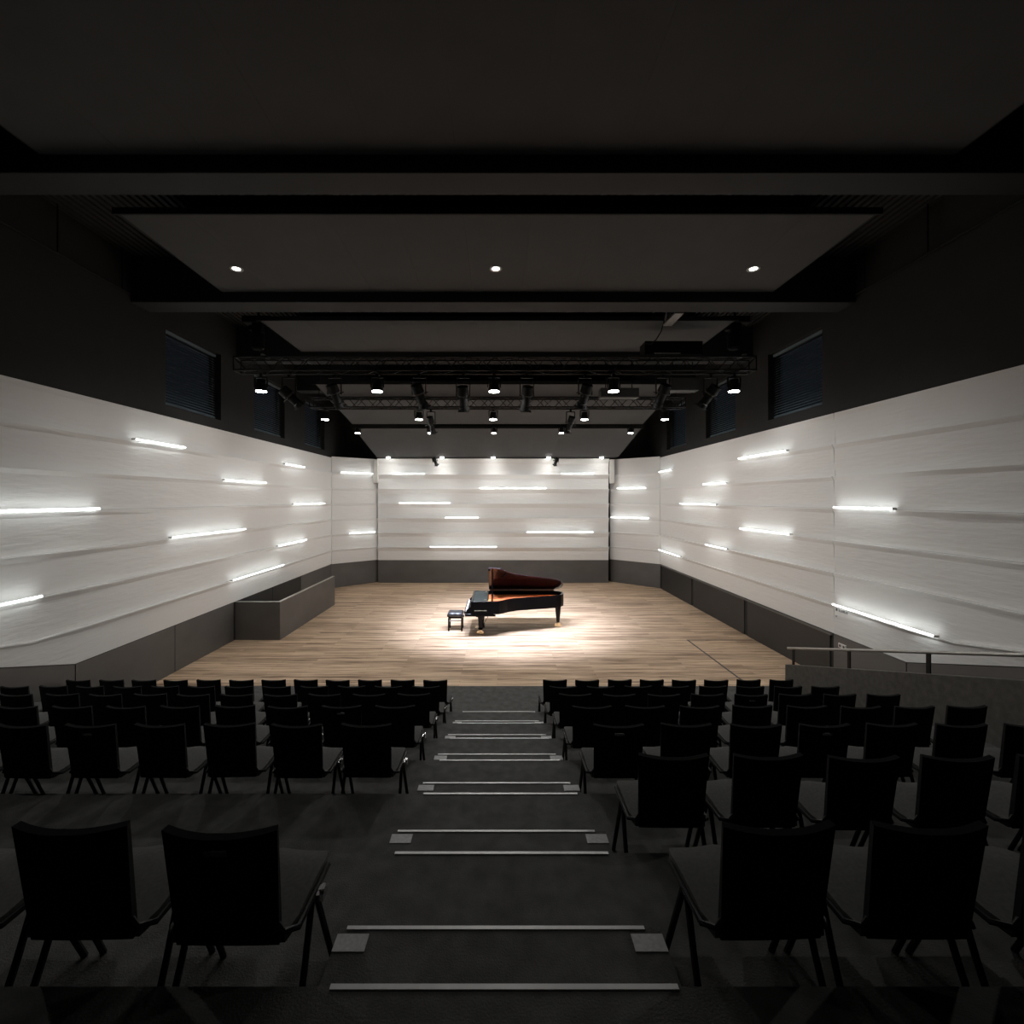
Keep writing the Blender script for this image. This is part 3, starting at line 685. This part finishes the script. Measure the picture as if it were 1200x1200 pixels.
bm = BM(); add_prism(bm, po, 0.86, 0.885); pl = obj('iron_plate', bm, M['gold'], piano)
for yy2, x0, x1 in ((12.75, -0.25, 0.22), (13.02, -0.25, 0.8), (13.3, -0.25, 1.5), (13.6, -0.25, 1.75)):
    bm = BM(); add_box(bm, (x0-O.x, yy2-O.y-0.012, 0.885), (x1-O.x, yy2-O.y+0.012, 0.92)); obj('plate_strut', bm, M['gold'], pl)
bm = BM()
for i in range(60):
    y = 12.56+i*0.022
    xe = max([a[0]+(b[0]-a[0])*(y-0.07-a[1])/(b[1]-a[1]) for a, b in zip(out[1:10], out[2:11]) if a[1] <= y-0.07 <= b[1]] or [-0.1])-0.1
    add_box(bm, (-0.2-O.x, y-O.y-0.002, 0.90), (max(min(xe, 1.7), -0.1)-O.x, y-O.y+0.002, 0.904))
o = obj('strings', bm, M['string'], piano); o['kind'] = 'stuff'
bm = BM(); add_box(bm, (-0.17-O.x, 12.5-O.y, 0.905), (-0.13-O.x, 13.86-O.y, 0.92)); obj('damper_rail', bm, M['case'], piano)
bm = BM(); add_box(bm, (-0.66-O.x, 12.49-O.y, 0.965), (-0.27-O.x, 13.86-O.y, 0.985)); add_box(bm, (-0.30-O.x, 12.49-O.y, 0.86), (-0.27-O.x, 13.86-O.y, 0.965)); obj('music_desk', bm, M['deskfelt'], piano, 0.003)
for y in (12.62, 13.72):
    bm = BM(); add_box(bm, (-0.36-O.x, y-O.y-0.02, 0.985), (-0.31-O.x, y-O.y+0.02, 0.995)); obj('desk_hinge', bm, M['brass'], piano)
# keyboard end
bm = BM(); add_box(bm, (-0.88-O.x, PN-O.y, 0.585), (-0.05-O.x, PF-O.y, 0.66)); obj('keybed', bm, M['case'], piano, 0.008)
bm = BM(); add_box(bm, (-0.90-O.x, PN+0.02-O.y, 0.645), (-0.87-O.x, PF-0.02-O.y, 0.715)); obj('key_slip', bm, M['case'], piano)
for y0, y1 in ((PN, PN+0.12), (PF-0.12, PF)):
    bm = BM(); add_hexa(bm, [(-0.87-O.x, y0-O.y, 0.66), (-0.72-O.x, y0-O.y, 0.66), (-0.72-O.x, y1-O.y, 0.66), (-0.87-O.x, y1-O.y, 0.66), (-0.84-O.x, y0-O.y, 0.74), (-0.72-O.x, y0-O.y, 0.86), (-0.72-O.x, y1-O.y, 0.86), (-0.84-O.x, y1-O.y, 0.74)])
    obj('key_block', bm, M['case'], piano, 0.005)
bm = BM()
for i in range(52):
    y = PN+0.125+i*(PF-PN-0.25)/52; add_box(bm, (-0.865-O.x, y-O.y+0.0008, 0.68), (-0.72-O.x, y-O.y+0.0225, 0.735))
o = obj('white_keys', bm, M['ivory'], piano); o['kind'] = 'stuff'
bm = BM()
for i in range(51):
    if i % 7 in (2, 6): continue
    y = PN+0.125+(i+1)*(PF-PN-0.25)/52; add_box(bm, (-0.815-O.x, y-O.y-0.006, 0.735), (-0.72-O.x, y-O.y+0.006, 0.748))
o = obj('black_keys', bm, M['case'], piano); o['kind'] = 'stuff'
bm = BM(); add_hexa(bm, [(-0.725-O.x, PN+0.12-O.y, 0.70), (-0.70-O.x, PN+0.12-O.y, 0.70), (-0.70-O.x, PF-0.12-O.y, 0.70), (-0.725-O.x, PF-0.12-O.y, 0.70), (-0.69-O.x, PN+0.12-O.y, 0.965), (-0.66-O.x, PN+0.12-O.y, 0.965), (-0.66-O.x, PF-0.12-O.y, 0.965), (-0.69-O.x, PF-0.12-O.y, 0.965)])
obj('fallboard', bm, M['case'], piano)
bm = BM()      # worn gilt maker's line on the near cheek, too small in the photograph to read
for i in range(12):
    x = -0.62+i*0.028; hh = 0.02*r2.choice((0.7, 1.0, 1.0))
    add_box(bm, (x-O.x, PN-O.y-0.003, 0.735), (x-O.x+0.018, PN-O.y, 0.735+hh))
obj('gilt_lettering', bm, M['gilt'], piano)
# lid: hinge on the far straight side
def lid_mesh(bm, pts, th, ang, hz):
    ca, sa = math.cos(ang), math.sin(ang)
    def tr(x, y, z):
        v = PF-y; return (x-O.x, PF-O.y-v*ca+z*sa, hz+v*sa+z*ca)
    a = [bm.verts.new(tr(x, y, 0)) for x, y in pts]; b = [bm.verts.new(tr(x, y, th)) for x, y in pts]; n = len(a)
    for i in range(n): bm.faces.new((a[i], a[(i+1) % n], b[(i+1) % n], b[i]))
    bm.faces.new(a[::-1]); bm.faces.new(b); return tr
ANG = math.radians(33)
lid_pts = [(-0.26, 12.42)]+[q for q in out if -0.2 < q[0]]+[(-0.26, 13.93)]
bm = BM(); tr = lid_mesh(bm, lid_pts, 0.025, ANG, 1.02); lid = obj('lid', bm, M['lid'], piano, 0.004)
bm = BM()
ca, sa = math.cos(ANG), math.sin(ANG)
pts = [(-0.24, 12.44), (0.10, 12.50), (0.20, 12.62), (0.22, 13.9), (-0.24, 13.9)]
a = [bm.verts.new(tr(x, y, 0.03)) for x, y in pts]; b = [bm.verts.new(tr(x, y, 0.052)) for x, y in pts]
for i in range(5): bm.faces.new((a[i], a[(i+1) % 5], b[(i+1) % 5], b[i]))
bm.faces.new(a[::-1]); bm.faces.new(b); obj('front_lid_flap', bm, M['case'], piano)
bm = BM(); add_path(bm, [tr(0.24, 12.68, -0.012), tr(0.12, 13.0, -0.012)], 0.014, 6); add_box(bm, tuple(Vector(tr(-0.22, 12.47, -0.02))-Vector((0.03, 0.02, 0.02))), tuple(Vector(tr(-0.22, 12.47, -0.02))+Vector((0.03, 0.02, 0.02)))); obj('prop_socket', bm, M['case'], lid)
bm = BM(); add_box(bm, (-0.24-O.x, PF-O.y-0.012, 0.988), (1.7-O.x, PF-O.y+0.010, 1.021)); obj('lid_hinge', bm, M['steel'], piano)
bm = BM(); e = Vector(tr(-0.16, 12.56, -0.004)); add_path(bm, [(-0.13-O.x, 12.47-O.y, 0.98), tuple(e)], 0.010, 8); obj('lid_prop', bm, M['case'], piano, smooth=True)
def pleg(x, y):
    bm = BM(); add_box(bm, (x-0.19-O.x, y-0.1-O.y, 0.55), (x+0.17-O.x, y+0.1-O.y, 0.64)); add_box(bm, (x-0.12-O.x, y-0.09-O.y, 0.50), (x+0.10-O.x, y+0.09-O.y, 0.55))
    add_lathe(bm, [(0.085, 0.50), (0.07, 0.44), (0.055, 0.2), (0.075, 0.17), (0.06, 0.14), (0.05, 0.13)], 8, (x-O.x, y-O.y, 0))
    return bm
def caster(x, y, leg):
    bm = BM(); add_lathe(bm, [(0.045, 0.13), (0.045, 0.09), (0.03, 0.07)], 10, (x-O.x, y-O.y, 0))
    add_tube(bm, (x-0.06-O.x, y-O.y-0.02, 0.05), (x-0.06-O.x, y-O.y+0.02, 0.05), 0.05, n=12); add_tube(bm, (x+0.04-O.x, y-O.y-0.02, 0.05), (x+0.04-O.x, y-O.y+0.02, 0.05), 0.05, n=12)
    obj('caster', bm, M['brass'], leg, smooth=True)
for x, y in ((-0.47, 12.78), (-0.47, 13.66)):
    l = obj('leg', pleg(x, y), M['case'], piano, smooth=True); caster(x, y, l)
bm = BM(); x, y = 1.78, 13.55
add_lathe(bm, [(0.085, 0.66), (0.09, 0.60), (0.07, 0.4), (0.045, 0.13)], 8, (x-O.x, y-O.y, 0)); l = obj('leg', bm, M['case'], piano, smooth=True); caster(x, y, l)
bm = BM()
for dy in (-0.1, 0.1): add_tube(bm, (-0.36-O.x, 13.17-O.y+dy, 0.60), (-0.42-O.x, 13.17-O.y+dy, 0.16), 0.018, n=8)
add_box(bm, (-0.52-O.x, 13.17-O.y-0.16, 0.12), (-0.36-O.x, 13.17-O.y+0.16, 0.17)); add_tube(bm, (-0.15-O.x, 13.17-O.y, 0.62), (-0.40-O.x, 13.17-O.y, 0.17), 0.008, n=6)
ly_ = obj('pedal_lyre', bm, M['case'], piano)
for dy in (-0.09, 0, 0.09):
    bm = BM(); add_box(bm, (-0.64-O.x, 13.17-O.y+dy-0.02, 0.085), (-0.48-O.x, 13.17-O.y+dy+0.02, 0.10)); obj('pedal', bm, M['brass'], ly_)

# piano bench
bench = thing('piano_bench', 'black tufted leather piano bench at the keyboard end of the piano', 'bench', (-1.20, 13.27, 0))
bm = BM(); nx, ny = 13, 13; g = []
for i in range(nx):
    row = []
    for j in range(ny):
        u, v = i/(nx-1), j/(ny-1)
        tuft = -0.012*max(0, math.cos(2*PI*u*3)*math.cos(2*PI*v*3))
        ed = min(u, 1-u, v, 1-v); z = 0.525+tuft-0.03*max(0, 1-ed/0.09)**2
        row.append(bm.verts.new(((u-0.5)*0.44, (v-0.5)*0.42, z)))
    g.append(row)
for i in range(nx-1):
    for j in range(ny-1): bm.faces.new((g[i][j], g[i+1][j], g[i+1][j+1], g[i][j+1]))
edge = [g[i][0] for i in range(nx)]+[g[nx-1][j] for j in range(1, ny)]+[g[i][ny-1] for i in range(nx-2, -1, -1)]+[g[0][j] for j in range(ny-2, 0, -1)]
lowr = [bm.verts.new((v.co.x, v.co.y, 0.44)) for v in edge]
for i in range(len(edge)): bm.faces.new((edge[i], edge[(i+1) % len(edge)], lowr[(i+1) % len(edge)], lowr[i]))
bm.faces.new(lowr); obj('cushion', bm, M['leather'], bench, smooth=True)
bm = BM(); add_box(bm, (-0.20, -0.19, 0.36), (0.20, 0.19, 0.425)); obj('apron', bm, M['case'], bench, 0.004)
for sx in (-1, 1):
    for sy in (-1, 1):
        bm = BM(); add_box(bm, (sx*0.185-0.022, sy*0.175-0.022, 0), (sx*0.185+0.022, sy*0.175+0.022, 0.37)); obj('leg', bm, M['case'], bench, 0.003)
    bm = BM(); add_tube(bm, (sx*0.20, 0, 0.392), (sx*0.25, 0, 0.392), 0.028, n=12); obj('height_knob', bm, M['case'], bench, smooth=True)
bm = BM(); add_box(bm, (-0.17, -0.19, 0.425), (0.17, 0.19, 0.44)); add_box(bm, (-0.165, -0.188, 0.28), (0.165, -0.165, 0.31)); obj('lift_frame', bm, M['steel'], bench)

# ------------------------------------------------------------------ audience chairs
def make_backrest(slot):
    bm = BM()
    cols = [-1, -0.8, -0.6, -0.4, -0.2, 0.2, 0.4, 0.6, 0.8, 1]
    rows = [0.405, 0.50, 0.60, 0.68, 0.74, 0.768, 0.790, 0.815, 0.832]
    g = []
    for z in rows:
        tz = (z-0.405)/(0.832-0.405); hw = 0.178+0.017*tz; row = []
        for u in cols:
            zz = z+(0.009*(u*u-0.4)*tz**2)
            row.append(bm.verts.new((u*hw, -0.170-0.080*tz+0.034*u*u*(0.1+0.9*tz), zz)))
        g.append(row)
    fs = []
    for i in range(len(rows)-1):
        for j in range(len(cols)-1):
            if slot and i == 5 and j == 4: continue
            fs.append(bm.faces.new((g[i][j], g[i][j+1], g[i+1][j+1], g[i+1][j])))
    bmesh.ops.recalc_face_normals(bm, faces=bm.faces[:])
    bmesh.ops.solidify(bm, geom=bm.faces[:], thickness=0.026)
    return mesh_of('backrest', bm, M['fabric'], 0, True)
ME = {False: make_backrest(False), True: make_backrest(True)}
bm = BM()
sp = []
for i in range(7):                       # waterfall front seat pad
    v = i/6; y = -0.16+0.41*v; z = 0.452+0.012*math.sin(PI*v)-0.05*max(0, v-0.75)**1.5*4
    sp.append((y, z, 0.215 if 0 < i < 6 else 0.195))
top = [[bm.verts.new((s*wd, y, z-(0.012 if s else 0)*1)) for s in (-1, -0.5, 0, 0.5, 1)] for y, z, wd in sp]
bot = [[bm.verts.new((s*wd, y, z-0.045)) for s in (-1, -0.5, 0, 0.5, 1)] for y, z, wd in sp]
for i in range(6):
    for j in range(4):
        bm.faces.new((top[i][j], top[i][j+1], top[i+1][j+1], top[i+1][j])); bm.faces.new((bot[i][j], bot[i+1][j], bot[i+1][j+1], bot[i][j+1]))
    bm.faces.new((top[i][0], top[i+1][0], bot[i+1][0], bot[i][0])); bm.faces.new((top[i][4], bot[i][4], bot[i+1][4], top[i+1][4]))
for j in range(4):
    bm.faces.new((top[0][j], bot[0][j], bot[0][j+1], top[0][j+1])); bm.faces.new((top[6][j], top[6][j+1], bot[6][j+1], bot[6][j]))
ME['seat'] = mesh_of('seat', bm, M['seatfab_lit'], 0, True)
for s in (-1, 1):
    bm = BM(); add_path(bm, [(s*0.225, 0.03, 0.425), (s*0.228, 0.10, 0.25), (s*0.232, 0.20, 0.0)], 0.0125, 7); ME['fl', s] = mesh_of('leg', bm, M['blackmetal'], 0, True)
    bm = BM(); add_path(bm, [(s*0.225, 0.0, 0.425), (s*0.228, -0.07, 0.25), (s*0.232, -0.185, 0.0)], 0.0125, 7); ME['rl', s] = mesh_of('leg', bm, M['blackmetal'], 0, True)
    bm = BM(); add_path(bm, [(s*0.225, 0.17, 0.418), (s*0.225, -0.12, 0.425), (s*0.19, -0.165, 0.45), (s*0.15, -0.172, 0.52)], 0.011, 6); ME['sr', s] = mesh_of('side_rail', bm, M['blackmetal'], 0, True)
bm = BM(); add_tube(bm, (-0.225, 0.02, 0.405), (0.225, 0.02, 0.405), 0.012, n=7); ME['cb'] = mesh_of('cross_bar', bm, M['blackmetal'], 0, True)
bm = BM(); add_box(bm, (0.232, 0.01, 0.40), (0.262, 0.06, 0.425)); add_box(bm, (0.245, 0.02, 0.425), (0.262, 0.05, 0.44)); ME['lk'] = mesh_of('row_link', bm, M['chrome'])
def make_chair(slot):
    t = thing('auditorium_chair', 'chair', 'chair', (0, 0, 0), 0, 'rows of black auditorium chairs')
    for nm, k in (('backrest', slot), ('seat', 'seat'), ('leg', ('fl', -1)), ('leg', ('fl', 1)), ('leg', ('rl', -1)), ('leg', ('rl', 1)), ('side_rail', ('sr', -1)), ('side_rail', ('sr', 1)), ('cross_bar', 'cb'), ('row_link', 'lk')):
        obj(nm, ME[k], None, t)
    return t
proto = {}
def put_chair(x, y, z, rz, slot, label):
    if slot not in proto:
        t = make_chair(slot); proto[slot] = t; t.location = (x, y, z); t.rotation_euler = (0, 0, rz); t['label'] = label
    else:
        dup(proto[slot], (x, y, z), label, (0, 0, rz))
NTH = ['first', 'second', 'third', 'fourth', 'fifth', 'sixth', 'seventh', 'eighth', 'ninth', 'tenth', 'eleventh', 'twelfth']
ROWN = ['front row', 'second row', 'third row', 'fourth row', 'fifth row', 'sixth row', 'rearmost row']
TOPY = [7.42, 6.43, 5.46, 4.48, 3.50, 2.53, 1.56]
SLOT = {('L', 4, 4), ('L', 6, 0), ('R', 4, 0), ('R', 4, 3), ('L', 3, 1), ('R', 2, 4)}
counts = {'L': [12, 12, 12, 9, 7, 0, 3], 'R': [8, 8, 8, 8, 8, 6, 4]}
for side in 'LR':
    for r in range(7):
        z = RISE*r
        for k in range(counts[side][r]):
            x = (-1.0-0.522*k) if side == 'L' else (0.92+0.522*k)
            if side == 'R' and r >= 5: x += 0.05 if r == 5 else 0.04
            if side == 'L' and r == 6: x = -0.935-0.53*k
            slot = (side, r, k) in SLOT
            lab = 'black upholstered chair%s, %s from aisle, %s of %s block' % (' with slotted back' if slot else '', NTH[k], ROWN[r], 'left' if side == 'L' else 'right')
            put_chair(x+rnd.uniform(-0.006, 0.006), TOPY[r]+0.215+rnd.uniform(-0.012, 0.012), z, rnd.uniform(-0.025, 0.025), slot, lab)
